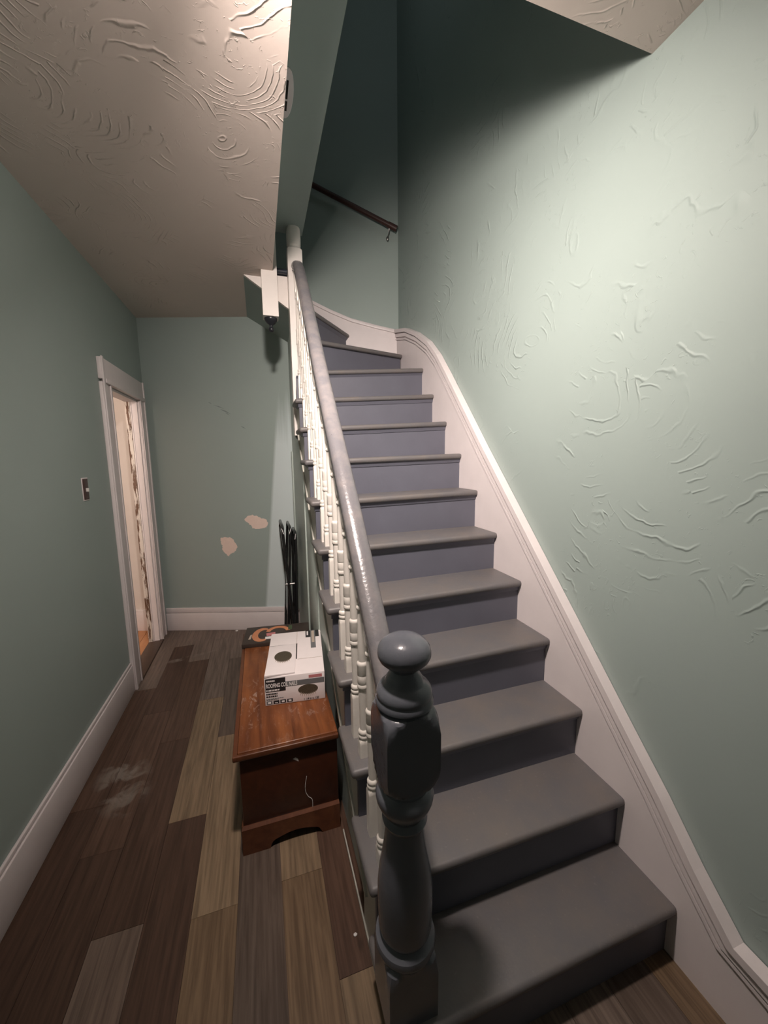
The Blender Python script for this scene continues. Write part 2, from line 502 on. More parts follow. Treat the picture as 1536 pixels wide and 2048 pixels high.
for k in range(4, 11):
    ys = [Y0, -0.8 + 0.23 * (k % 4), 0.35]
    rows[k] = (ys, [random.choice([MID, TAN2, DARK, GREYB]) for _ in ys])
rows[8] = ([Y0, -0.5, 0.35], [DARK, GREYB, MID]); rows[9] = ([Y0, -0.6, 0.35], [MID, TAN2, MID])
for k, (ys, cols) in rows.items():
    x0 = -1.449 + PW * k; x1 = x0 + PW
    x0 = max(x0, XW); x1 = min(x1, XR)
    if k >= 4: end = 0.35
    elif k == 3: end = 3.2; x1 = -0.83
    else: end = yb((x0 + x1) / 2) + 0.03
    for i, y in enumerate(ys):
        y1 = ys[i + 1] if i + 1 < len(ys) else end
        if y1 - y < 0.02: continue
        o = bpy.data.objects.new('plank', unit)
        COL.objects.link(o)
        o.parent = floor
        g = 0.0006
        o.location = Vector((x0 + g, y + g, -0.006)) - WORLD['floor']
        o.scale = (x1 - x0 - 2 * g, y1 - y - 2 * g, 0.006 - 0.0004 * random.random())
        j = 0.82 + 0.14 * random.random()
        c = cols[i]
        o.color = (c[0] * j, c[1] * j, c[2] * j, 1)

# ================================================================== WALLS
DY0, DY1, DZ = 2.50, 3.125, 2.03      # doorway in the left wall
bm = bmesh.new()
add_box(bm, XW - 0.075, XW, Y0, DY0, 0, ZC + 0.02)
add_box(bm, XW - 0.075, XW, DY0, DY1, DZ, ZC + 0.02)
add_box(bm, XW - 0.075, XW, DY1, yb(XW) + 0.02, 0, ZC + 0.02)
wl = finish(bm, 'wall_left', M['wall_left'])
tag(wl, 'green painted left wall with a doorway near its far end', 'wall', kind=S)
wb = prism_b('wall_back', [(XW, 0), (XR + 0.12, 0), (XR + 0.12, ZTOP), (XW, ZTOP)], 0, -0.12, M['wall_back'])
tag(wb, 'green back wall behind the hall and the stair top, with bare patches', 'wall', kind=S)
for pts in ([(-1.296, 1.03), (-1.262, 1.062), (-1.225, 1.068), (-1.185, 1.055), (-1.15, 1.036), (-1.105, 1.022), (-1.098, 0.995), (-1.112, 0.955), (-1.15, 0.943), (-1.205, 0.938), (-1.232, 0.952), (-1.245, 0.978), (-1.28, 1.004)],
            [(-1.508, 0.86), (-1.47, 0.868), (-1.425, 0.868), (-1.398, 0.845), (-1.378, 0.80), (-1.368, 0.775), (-1.395, 0.735), (-1.43, 0.715), (-1.452, 0.690), (-1.475, 0.72), (-1.50, 0.755), (-1.495, 0.79), (-1.508, 0.82)]):
    rag = []
    for (xa_, za_), (xb2, zb2) in zip(pts, pts[1:] + pts[:1]):
        for k in range(4):
            t_ = k / 4
            rag.append((xa_ + (xb2 - xa_) * t_ + random.uniform(-0.004, 0.004), za_ + (zb2 - za_) * t_ + random.uniform(-0.004, 0.004)))
    prism_b('plaster_patch', rag, 0.0, 0.002, M['patch'], wb)
for (xa_, za_, xb2, zb2, w_) in ((-1.49, 2.02, -1.40, 1.985, 0.006), (-1.44, 1.985, -1.35, 1.94, 0.009), (-1.40, 1.955, -1.36, 1.93, 0.006), (-1.28, 1.84, -1.235, 1.815, 0.007), (-1.53, 2.04, -1.50, 2.03, 0.005)):
    prism_b('scuff_mark', [(xa_, za_), ((xa_ + xb2) / 2, (za_ + zb2) / 2 + w_), (xb2, zb2), ((xa_ + xb2) / 2, (za_ + zb2) / 2 - w_ * 0.3)], 0.0, 0.0006, M['scuff'], wb)
wr = box('wall_right', XR, XR + 0.12, Y0, yb(XR) + 0.05, 0, ZTOP, M['wall_right'])
tag(wr, 'pale green right wall with swirled trowel texture beside the stairs', 'wall', kind=S)
wf = box('wall_front', XW - 0.14, XR + 0.12, Y0 - 0.1, Y0, 0, ZTOP, M['green_flat'])
tag(wf, 'green front wall behind the viewer', 'wall', kind=S)

# side room seen through the doorway
wsr = prism('wall_side_room', [(-4.0, yb(-4.0), 0), (XW - 0.005, yb(XW), 0), (XW - 0.005, yb(XW), 2.8), (-4.0, yb(-4.0), 2.8)],
            [(-4.0, yb(-4.0) + 0.1, 0), (XW - 0.005, yb(XW) + 0.1, 0), (XW - 0.005, yb(XW) + 0.1, 2.8), (-4.0, yb(-4.0) + 0.1, 2.8)], M['pale_wall'])
tag(wsr, 'pale pink wall of the lit room seen through the doorway', 'wall', kind=S)
wsf = box('wall_side_far', -4.1, -4.0, 1.2, 4.1, 0, 2.8, M['pale_wall'])
tag(wsf, 'far wall of the side room', 'wall', kind=S)
wsn = box('wall_side_near', -4.1, XW - 0.075, 1.1, 1.2, 0, 2.8, M['pale_wall'])
tag(wsn, 'near wall of the side room', 'wall', kind=S)
csr = box('ceiling_side_room', -4.1, XW - 0.075, 1.1, 4.1, 2.75, 2.8, M['pale_wall'])
tag(csr, 'ceiling of the side room', 'ceiling', kind=S)
fsr = box('floor_side_room', -4.1, XW - 0.075, 1.1, 4.1, -0.08, -0.004, M['threshold'])
tag(fsr, 'orange hardwood floor of the side room beyond the doorway', 'floor', kind=S)
for k in range(7):
    x1 = XW - 0.081 - 0.075 * k
    box('floor_board', x1 - 0.073, x1, 1.25, 3.9, -0.004, 0.004, M['orange_floor'], fsr, bevel=0.001, segs=1)
bsr = prism('baseboard_side_room', [(x, yb(x, 0), z) for x, z in ((-3.2, 0), (XW - 0.005, 0), (XW - 0.005, 0.2), (-3.2, 0.2))],
            [(x, yb(x, 0.02), z) for x, z in ((-3.2, 0), (XW - 0.005, 0), (XW - 0.005, 0.2), (-3.2, 0.2))], M['trim'], bevel=0.004)
tag(bsr, 'white baseboard of the side room seen through the doorway', 'baseboard', kind=S)

# ================================================================== CEILINGS
bm = bmesh.new()
add_box(bm, XW - 0.02, XE, Y0, 2.30, ZC, ZC + 0.03)
add_box(bm, XW - 0.02, -1.148, 2.30, 3.6, ZC, ZC + 0.03)
ce = finish(bm, 'ceiling', M['ceiling'])
tag(ce, 'cream swirled plaster ceiling over the hallway', 'ceiling', kind=S)
cf = box('ceiling_foyer', XE, XR, Y0, YF, ZC, ZS + 0.2, M['ceiling'])
tag(cf, 'cream textured ceiling edge over the foot of the stairs', 'ceiling', kind=S)
fa = box('trim_1', XE - 0.03, XE - 0.002, YF, 2.33, ZC + 0.03, ZS, M['green_flat'])
tag(fa, 'upright edge of the lowered hall ceiling', 'trim', kind=S)
so = box('ceiling_soffit', XE - 0.03, XS, YF, 2.33, ZS, ZS + 0.2, M['green_flat'])
tag(so, 'green soffit strip between the hall ceiling and the stairwell', 'ceiling', kind=S)
wu = box('wall_upper_hall', XS - 0.12, XS, YF, 2.33, ZS + 0.2, ZTOP, M['green_flat'])
tag(wu, 'upper stairwell wall above the soffit strip', 'wall', kind=S)
wuf = box('wall_upper_front', XE, XR, YF - 0.1, YF, ZS + 0.2, ZTOP, M['green_flat'])
tag(wuf, 'upper stairwell wall above the foot of the stairs', 'wall', kind=S)
wul = box('wall_upper_left', -1.75, -1.65, 2.2, 3.5, ZC + 0.03, ZTOP, M['green_flat'])
tag(wul, 'upper landing wall at the head of the stairs', 'wall', kind=S)
wub = box('wall_upper_landing', -1.75, XS - 0.12, 2.33, 2.38, ZS + 0.2, ZTOP, M['green_flat'])
tag(wub, 'wall beside the top landing', 'wall', kind=S)
ct = box('ceiling_upper', -1.75, XR + 0.12, YF - 0.1, 3.5, ZTOP, ZTOP + 0.05, M['green_flat'])
tag(ct, 'ceiling high above the stairwell', 'ceiling', kind=S)

# ================================================================== DOORWAY
door = empty('door_1', (XW, 2.81, 0), 'white painted doorway casing with peeling jamb in the left wall', 'doorway')
door['kind'] = S
xa, xb_ = XW, XW + 0.022
box('side_casing', xa, xb_, 2.365, 2.50, 0, 2.04, M['trim'], door, 0.004)
box('casing_bead', xb_, xb_ + 0.010, 2.365, 2.392, 0, 2.19, M['trim'], door, 0.003)
box('casing_bead', xb_, xb_ + 0.008, 2.478, 2.496, 0, 2.04, M['trim'], door, 0.003)
box('side_casing', xa, xb_, 3.125, 3.285, 0, 2.04, M['trim'], door, 0.004)
box('casing_bead', xb_, xb_ + 0.010, 3.235, 3.262, 0, 2.19, M['trim'], door, 0.003)
box('casing_bead', xb_, xb_ + 0.008, 3.129, 3.147, 0, 2.04, M['trim'], door, 0.003)
box('head_casing', xa, xb_ + 0.003, 2.365, 3.285, 2.055, 2.185, M['trim'], door, 0.004)
box('head_bead', xa, xb_ + 0.014, 2.40, 3.25, 2.035, 2.062, M['trim'], door, 0.003)
box('corner_crack', xb_ + 0.002, xb_ + 0.0045, 3.262, 3.274, 2.08, 2.11, M['gap_dark'], door)
box('corner_crack', xb_ + 0.002, xb_ + 0.0045, 3.258, 3.270, 2.12, 2.16, M['gap_dark'], door)
box('jamb', XW - 0.079, XW + 0.004, 2.498, 2.514, 0, DZ, M['trim'], door)
box('jamb', XW - 0.079, XW + 0.004, 3.110, 3.127, 0, DZ, M['trim'], door)
box('head_jamb', XW - 0.079, XW + 0.004, 2.514, 3.110, DZ - 0.014, DZ + 0.002, M['trim'], door)
box('peeling_stop', XW - 0.078, XW - 0.044, 3.098, 3.111, 0.0, DZ - 0.014, M['peel'], door, 0.003)
box('door_stop', XW - 0.044, XW - 0.034, 3.103, 3.111, 0.0, DZ - 0.014, M['trim'], door, 0.002)
th = box('threshold', XW - 0.080, XW + 0.030, DY0 - 0.01, DY1 + 0.01, -0.004, 0.012, M['threshold'], door, 0.004)

# ================================================================== BASEBOARDS
bl = prism_x('baseboard_left', [(Y0, 0), (2.365, 0), (2.365, 0.185), (Y0, 0.185)], XW, XW + 0.018, M['trim'], None, 0.004)
tag(bl, 'off-white baseboard along the green left wall', 'baseboard', kind=S)
box('cap_bead', XW, XW + 0.012, Y0, 2.365, 0.185, 0.205, M['trim'], bl, 0.004)
bb = prism_b('baseboard_back', [(XW + 0.02, 0), (-0.862, 0), (-0.862, 0.165), (XW + 0.02, 0.165)], 0, 0.02, M['trim'], None, 0.003)
tag(bb, 'tall white baseboard along the far hall wall', 'baseboard', kind=S)
prism_b('cap_bead', [(XW + 0.02, 0.168), (-0.862, 0.168), (-0.862, 0.215), (XW + 0.02, 0.215)], 0, 0.013, M['trim'], bb, 0.005)

# ================================================================== STAIR NUMBERS
YN = [None, 0.201, 0.394, 0.593, 0.783, 0.983, 1.188, 1.382, 1.569, 1.762, 1.956, 2.131]
ZR = [0, 0.185, 0.378, 0.581, 0.783, 0.978, 1.170, 1.375, 1.578, 1.782, 1.979, 2.186]
ZL = [0, 0.190, 0.385, 0.575, 0.771, 0.964, 1.159, 1.353, 1.550, 1.733, 1.918, 2.110]
XL = -0.918
TH = 0.030
OV = 0.030
SFACE = -0.886     # face of the outer stringer
def zat(i, x):
    t = (x - 0.0) / XL
    return ZR[i] + (ZL[i] - ZR[i]) * t

stairs = empty('staircase', (-0.46, 0.2, 0), 'steep grey painted staircase with white balusters and wall skirting, turning left at the top', 'staircase')

def tread_poly(name, pts, mat=M['tread']):
    """pts: (x, y, z_top)"""
    bm = bmesh.new()
    add_hex(bm, [(x, y, z - TH) for x, y, z in pts], [(x, y, z) for x, y, z in pts])
    return finish(bm, name, mat, stairs, bevel=0.0125, segs=3)
def riser_line(a, b, za0, zb0, za1, zb1, th=0.018):
    """upright board from a to b (xy), bottom heights za0, zb0, top za1, zb1"""
    d = (Vector(b) - Vector(a)).normalized(); n = Vector((-d.y, d.x)) * th
    A0 = (a[0], a[1]); B0 = (b[0], b[1]); A1 = (a[0] + n.x, a[1] + n.y); B1 = (b[0] + n.x, b[1] + n.y)
    bm = bmesh.new()
    add_hex(bm, [A0 + (za0,), B0 + (zb0,), B1 + (zb0,), A1 + (za0,)], [A0 + (za1,), B0 + (zb1,), B1 + (zb1,), A1 + (za1,)])
    return finish(bm, 'riser', M['riser'], stairs)

for i in range(1, 11):
    y = YN[i]; y2 = YN[i + 1] + OV + 0.012
    t = tread_poly('tread', [(XL, y, ZL[i]), (0.004, y, ZR[i]), (0.004, y2, ZR[i]), (XL, y2, ZL[i])])
    # small cove strip tucked under the nosing
    bm = bmesh.new()
    zl, zr = zat(i, XL + 0.02) - TH, ZR[i] - TH
    yr = y + OV
    add_hex(bm, [(XL + 0.02, yr - 0.016, zl), (XL + 0.02, yr + 0.002, zl), (XL + 0.02, yr + 0.002, zl - 0.026), (XL + 0.02, yr - 0.008, zl - 0.022)],
                [(0, yr - 0.016, zr), (0, yr + 0.002, zr), (0, yr + 0.002, zr - 0.026), (0, yr - 0.008, zr - 0.022)])
    finish(bm, 'nosing_moulding', M['riser'], t)
    bm = bmesh.new()
    yj = y2 - 0.02
    add_hex(bm, [(XL + 0.020, y + 0.03, ZL[i] - TH), (SFACE + 0.004, y + 0.03, ZL[i] - TH), (SFACE + 0.004, y + 0.03, ZL[i] - TH - 0.018)],
                [(XL + 0.020, yj, ZL[i] - TH), (SFACE + 0.004, yj, ZL[i] - TH), (SFACE + 0.004, yj, ZL[i] - TH - 0.018)])
    finish(bm, 'return_moulding', M['riser'], t)
    a = (SFACE - 0.006, y + OV - 0.004); b = (0.0, y + OV - 0.004)
    riser_line(a, b, (zat(i - 1, a[0]) - (0.01 if i > 1 else -0.0)) if i > 1 else 0.0, (ZR[i - 1] - 0.01) if i > 1 else 0.0,
               zat(i, a[0]) - TH + 0.004, ZR[i] - TH + 0.004)

# winders at the top: 11 fills up to the newel, 12 and 13 fan out, 14 leads left
NX, NY = -0.857, 2.262      # upper newel
P12a, P12b = (-0.80, 2.225), (0.004, 2.556)
P13a, P13b = (-0.805, 2.235), (-0.372, yb(-0.372, 0.018))
Z12, Z13, Z14 = 2.383, 2.575, 2.782
def off_line(a, b, d):
    v = (Vector(b) - Vector(a)).normalized(); n = Vector((-v.y, v.x)) * d
    return (a[0] + n.x, a[1] + n.y), (b[0] + n.x, b[1] + n.y)
t = tread_poly('tread', [(XL + 0.05, YN[11], ZL[11] + 0.01), (0.004, YN[11], ZR[11]), (0.004, 2.62, ZR[11]), (-0.80, 2.29, ZL[11] + 0.01)])
riser_line((SFACE, YN[11] + OV - 0.004), (0.0, YN[11] + OV - 0.004), zat(10, SFACE) - 0.01, ZR[10] - 0.01, zat(11, SFACE) - TH, ZR[11] - TH + 0.004)
bm = bmesh.new()
add_hex(bm, [(SFACE, YN[11] + OV - 0.014, ZL[11] - 0.022), (SFACE, YN[11] + OV, ZL[11] - 0.022), (SFACE, YN[11] + OV, ZL[11] - 0.045)],
            [(0, YN[11] + OV - 0.014, ZR[11] - TH), (0, YN[11] + OV, ZR[11] - TH), (0, YN[11] + OV, ZR[11] - TH - 0.022)])
finish(bm, 'nosing_moulding', M['riser'], t)
yw = lambda x: yb(x, 0.018)
tread_poly('tread', [P12a + (Z12 - 0.03,), P12b + (Z12,), (0.004, yw(0.004), Z12), (-0.47, yw(-0.47), Z12 - 0.01), (-0.83, 2.34, Z12 - 0.03)])
a, b = off_line(P12a, P12b, 0.03)
riser_line(a, b, ZL[11], ZR[11] - 0.01, Z12 - 0.06 + 0.004, Z12 - TH + 0.004)
t = tread_poly('tread', [P13a + (Z13 - 0.01,), P13b + (Z13,), (-0.86, yw(-0.86), Z13), (-0.86, 2.26, Z13 - 0.01)])
a, b = off_line(P13a, P13b, 0.03)
riser_line(a, b, Z12 - 0.06, Z12 - 0.02, Z13 - TH - 0.008, Z13 - TH + 0.004)
a2, b2 = off_line(P13a, P13b, 0.014)
bm = bmesh.new()
add_hex(bm, [a2 + (Z13 - TH - 0.01,), a + (Z13 - TH - 0.01,), a + (Z13 - TH - 0.032,)], [b2 + (Z13 - TH,), b + (Z13 - TH,), b + (Z13 - TH - 0.022,)])
finish(bm, 'nosing_moulding', M['riser'], t)
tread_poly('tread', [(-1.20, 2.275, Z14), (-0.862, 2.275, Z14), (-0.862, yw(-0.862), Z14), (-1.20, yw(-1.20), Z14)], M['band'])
riser_line((-0.89, yw(-0.89)), (-0.89, 2.31), Z13 - 0.03, Z13 - 0.03, Z14 - TH, Z14 - TH)

# outer stringer: saw-tooth top under the treads, straight lower edge
top = [(YN[1] + OV, 0.0), (YN[1] + OV, zat(1, SFACE) - TH)]
for i in range(1, 11):
    z = zat(i, SFACE) - TH - 0.003
    top.append((YN[i + 1] + OV, z)); top.append((YN[i + 1] + OV, zat(i + 1, SFACE) - TH - 0.003 if i < 10 else z + 0.1))
low = [(2.215, 2.0), (2.215, 1.70), (0.60, 0.14), (0.60, 0.0)]
prism_x('outer_stringer', top[:-1] + [(2.161, 2.04)] + low, SFACE, SFACE + 0.02, M['stringer'], stairs)
prism_x('stringer_bead', [(0.55, 0.16), (2.16, 1.735), (2.16, 1.71), (0.575, 0.155)], SFACE - 0.008, SFACE, M['stringer'], stairs)
box('floor_bead', SFACE - 0.006, SFACE, YN[1] + OV + 0.05, 0.93, 0, 0.016, M['stringer'], stairs, 0.005)

# wall skirting on the right wall
O = [(-0.95, 0.262), (-0.019, 0.262), (0.052, 0.266), (0.16, 0.377), (0.27, 0.506), (0.441, 0.685), (0.668, 0.927), (0.986, 1.262), (1.315, 1.607), (1.537, 1.848), (1.738, 2.065), (1.884, 2.217), (2.029, 2.337), (2.231, 2.454), (2.44, 2.546), (2.69, 2.61)]
def zi(poly, y):
    for (y0, z0), (y1, z1) in zip(poly, poly[1:]):
        if y0 <= y <= y1: return z0 + (z1 - z0) * (y - y0) / (y1 - y0)
    return poly[-1][1]
def offset_poly(poly, d):
    out = []
    for i, p in enumerate(poly):
        a = Vector(poly[max(i - 1, 0)]); b = Vector(poly[min(i + 1, len(poly) - 1)])
        t = (b - a).normalized(); n = Vector((t.y, -t.x))
        out.append((p[0] + n.x * d, p[1] + n.y * d))
    return out
board_top = offset_poly(O, 0.01)
low = [(2.69, 2.05), (2.2, 1.85), (0.25, -0.0), (-0.95, 0.0)]
prism_x('wall_skirting', board_top + low, 0.0, XR, M['trim'], stairs)
for nm, d0, d1, x0 in (('skirting_cap', 0.0, 0.026, -0.024), ('skirting_bead', 0.032, 0.058, -0.013), ('skirting_fillet', 0.068, 0.080, -0.009)):
    A = offset_poly(O, d0); B = offset_poly(O, d1)
    bm = bmesh.new()
    loop0 = A + list(reversed(B))
    va = []
    n = len(A)
    vA0 = [bm.verts.new((x0, y, z)) for y, z in A]; vB0 = [bm.verts.new((x0, y, z)) for y, z in B]
    vA1 = [bm.verts.new((0.018, y, z)) for y, z in A]; vB1 = [bm.verts.new((0.0, y, z)) for y, z in B]
    for k in range(n - 1):
        bm.faces.new((vA0[k], vA0[k + 1], vB0[k + 1], vB0[k]))
        bm.faces.new((vA0[k], vA1[k], vA1[k + 1], vA0[k + 1]))
        bm.faces.new((vB0[k], vB0[k + 1], vB1[k + 1], vB1[k]))
    bm.faces.new((vA0[0], vB0[0], vB1[0], vA1[0])); bm.faces.new((vA0[-1], vA1[-1], vB1[-1], vB0[-1]))
    finish(bm, nm, M['trim'], stairs)
# skirting on the back wall of the winders
bt = [(0.0, 2.606), (-0.166, 2.645), (-0.363, 2.700), (-0.519, 2.767), (-0.655, 2.836), (-0.85, 2.93)]
prism_b('back_skirting', bt + [(-0.85, 2.56), (-0.40, 2.45), (-0.35, 2.3), (0.0, 2.25)], 0.0, 0.018, M['trim'], stairs)
prism_b('back_skirting_cap', bt + [(x, z - 0.028) for x, z in reversed(bt)], 0.0, 0.030, M['trim'], stairs, 0.004)

# outer board of the flight that turns left, and its sloping underside
prism('upper_stringer', [(-0.83, 2.305, 2.50), (-0.83, 2.305, 2.745), (-1.30, 2.305, 2.745), (-1.30, 2.305, 2.80), (-1.30, 2.305, 2.79), (-1.178, 2.305, 2.727)],
      [(-0.83, 2.33, 2.50), (-0.83, 2.33, 2.745), (-1.30, 2.33, 2.745), (-1.30, 2.33, 2.80), (-1.30, 2.33, 2.79), (-1.178, 2.33, 2.727)], M['white'], stairs)
us = prism('underside', [(-0.86, 2.33, 2.52), (-1.178, 2.33, 2.727), (-1.178, 2.33, 2.745), (-0.86, 2.33, 2.54)],
           [(-0.86, yb(-0.86), 2.52), (-1.178, yb(-1.178), 2.727), (-1.178, yb(-1.178), 2.745), (-0.86, yb(-0.86), 2.54)], M['green_flat'], stairs)

# side wall that closes the space under the stairs
ws = prism_x('wall_understair', [(0.62, 0.0), (yb(-0.85), 0.0), (yb(-0.85), 2.53), (2.24, 2.50), (2.24, 1.73), (0.62, 0.16)], SFACE + 0.022, SFACE + 0.06, M['green_lit'])
tag(ws, 'green panelled side wall under the stairs', 'wall', kind=S)
d2 = prism_x('door_2', [(1.62, 0.02), (2.02, 0.02), (2.02, 1.30), (1.62, 0.98)], SFACE + 0.016, SFACE + 0.024, M['green_lit'], None, 0.002)
tag(d2, 'green flush closet door with sloping top under the stairs', 'door', kind=S)
box('panel_batten', SFACE + 0.012, SFACE + 0.022, 2.10, 2.13, 0.0, 1.50, M['green_lit'], ws, 0.003)
box('corner_batten', SFACE + 0.008, SFACE + 0.022, 2.90, 2.965, 0.215, 1.62, M['green_lit'], ws, 0.004)

# ------------------------------------------------------------------ lower newel
nx, ny = -0.858, 0.288
def add_turned(bm, prof, cx, cy, segs=32, half=None):
    """prof: (radius, z, half) - a turned section clamped to a square of that half width when given"""
    rings = []
    for p in prof:
        r, z = p[0], p[1]
        h = p[2] if len(p) > 2 else None
        if r < 1e-5:
            rings.append([bm.verts.new((cx, cy, z))]); continue
        ring = []
        for i in range(segs):
            th = 2 * math.pi * (i + 0.5 * 0) / segs + math.pi / 4
            c, s_ = math.cos(th), math.sin(th)
            rr = r if h is None else min(r, h / max(abs(c), abs(s_)))
            ring.append(bm.verts.new((cx + rr * c, cy + rr * s_, z)))
        rings.append(ring)
    for a, b in zip(rings, rings[1:]):
        if len(a) == 1:
            for i in range(segs): bm.faces.new((a[0], b[i], b[(i + 1) % segs]))
        elif len(b) == 1:
            for i in range(segs): bm.faces.new((a[(i + 1) % segs], a[i], b[0]))
        else:
            for i in range(segs):
                j = (i + 1) % segs
                bm.faces.new((a[i], a[j], b[j], b[i]))
    for ring, flip in ((rings[0], True), (rings[-1], False)):
        if len(ring) > 1: bm.faces.new(list(reversed(ring)) if flip else ring)
def turned(name, prof, cx, cy, mat, parent, segs=32):
    bm = bmesh.new(); add_turned(bm, prof, cx, cy, segs)
    return finish(bm, name, mat, parent, smooth=True)
def block(z0, z1, half, rmin, n=6):
    """square block whose two ends are rounded over like a turned shoulder"""
    full = half * 1.43
    out = []
    e = min(0.072, (z1 - z0) * 0.42)
    for k in range(n + 1):
        t = k / n
        out.append((rmin + (full - rmin) * math.sin(t * math.pi / 2), z0 + e * t * t, half))
    for k in range(n, -1, -1):
        t = k / n
        out.append((rmin + (full - rmin) * math.sin(t * math.pi / 2), z1 - e * t * t, half))
    return out
H = 0.0625
prof = [(0.0885, 0.17, H), (0.0885, 0.20, H)]
prof += [(0.0885, 0.315, H), (0.085, 0.335, H), (0.078, 0.35, H), (0.068, 0.358)]
prof += [(0.073, 0.366), (0.076, 0.376), (0.073, 0.388), (0.064, 0.394), (0.060, 0.402), (0.064, 0.410), (0.066, 0.418)]
prof += [(0.066, 0.44), (0.0675, 0.48), (0.067, 0.53), (0.063, 0.57), (0.056, 0.61), (0.050, 0.65), (0.0465, 0.685), (0.046, 0.70)]
prof += [(0.052, 0.706), (0.054, 0.714), (0.050, 0.722), (0.047, 0.728), (0.052, 0.738), (0.061, 0.750), (0.067, 0.765), (0.069, 0.778), (0.066, 0.790), (0.060, 0.797)]
prof += [(0.056, 0.800), (0.058, 0.808), (0.055, 0.814)]
prof += block(0.816, 1.004, H, 0.056)
prof += [(0.058, 1.006), (0.066, 1.011), (0.0665, 1.019), (0.062, 1.026), (0.064, 1.033), (0.062, 1.042), (0.056, 1.050), (0.048, 1.056), (0.044, 1.060), (0.0425, 1.066), (0.037, 1.075), (0.032, 1.082), (0.0300, 1.088)]
newel = turned('newel_post', prof, nx, ny, M['newel'], stairs, 48)
newel['label'] = 'thick turned slate-grey newel post with a ball top at the stair foot'
ball = [(0.029, 1.086), (0.034, 1.092), (0.046, 1.102), (0.056, 1.112), (0.0605, 1.122), (0.0605, 1.131), (0.0575, 1.142), (0.050, 1.152), (0.038, 1.160), (0.022, 1.166), (0.0, 1.168)]
turned('newel_ball', ball, nx, ny, M['newel'], newel, 48)

# ------------------------------------------------------------------ upper newel that runs up to the soffit
h2 = 0.046
up_prof = [(0.030, 1.712, h2), (0.066, 1.714, h2), (0.066, 2.875, h2), (0.056, 2.888, h2), (0.040, 2.895), (0.036, 2.902), (0.040, 2.908), (0.0435, 2.915), (0.045, 2.96), (0.044, 3.0), (0.041, ZS)]
un = turned('landing_newel', up_prof, NX, NY, M['white'], stairs, 32)
un['label'] = 'white square landing newel reaching up to the green soffit'
fin = [(0.040, 1.712), (0.041, 1.704), (0.034, 1.694), (0.020, 1.684), (0.011, 1.678), (0.010, 1.670), (0.016, 1.664), (0.018, 1.656), (0.014, 1.648), (0.006, 1.643), (0.0, 1.642)]
turned('drop_finial', list(reversed(fin)), NX, NY, M['black'], un, 24)
# pendant newel below the corner of the hall ceiling
px_, py_ = -1.022, 2.250
pn = turned('pendant_newel', [(0.030, 2.456, 0.048), (0.069, 2.458, 0.048), (0.069, 2.95, 0.048)], px_, py_, M['white'], stairs, 32)
pn['label'] = 'white square pendant post with black drop finial hanging below the ceiling'
fin2 = [(0.040, 2.457), (0.041, 2.450), (0.036, 2.438), (0.024, 2.424), (0.012, 2.416), (0.009, 2.408), (0.010, 2.402), (0.016, 2.396), (0.018, 2.387), (0.014, 2.378), (0.006, 2.373), (0.0, 2.372)]
turned('drop_finial', list(reversed(fin2)), px_, py_, M['black'], pn, 24)

# ------------------------------------------------------------------ handrail
hp = smooth_path([(-0.860, 0.338, 0.962), (-0.860, 0.467, 1.098), (-0.860, 0.80, 1.452), (-0.860, 1.29, 1.952), (-0.852, 1.66, 2.312), (-0.850, 1.96, 2.622), (-0.850, 2.12, 2.765), (-0.851, 2.222, 2.80)], 6)
prof2 = [(0.000, 0.0), (0.014, -0.001), (0.024, -0.006), (0.031, -0.015), (0.033, -0.025), (0.030, -0.034), (0.024, -0.037), (0.024, -0.041), (0.029, -0.045), (0.029, -0.051), (0.022, -0.054), (0.022, -0.064), (-0.022, -0.064), (-0.022, -0.054), (-0.029, -0.051), (-0.029, -0.045), (-0.024, -0.041), (-0.024, -0.037), (-0.030, -0.034), (-0.033, -0.025), (-0.031, -0.015), (-0.024, -0.006), (-0.014, -0.001)]
hr = sweep_yz('handrail', prof2, hp, M['rail'], stairs)
hr['label'] = 'worn grey rounded handrail along the open side of the stairs'
def rail_z(y):
    best = None
    for a, b in zip(hp, hp[1:]):
        if a.y <= y <= b.y:
            return a.z + (b.z - a.z) * (y - a.y) / max(1e-6, b.y - a.y)
    return hp[-1].z

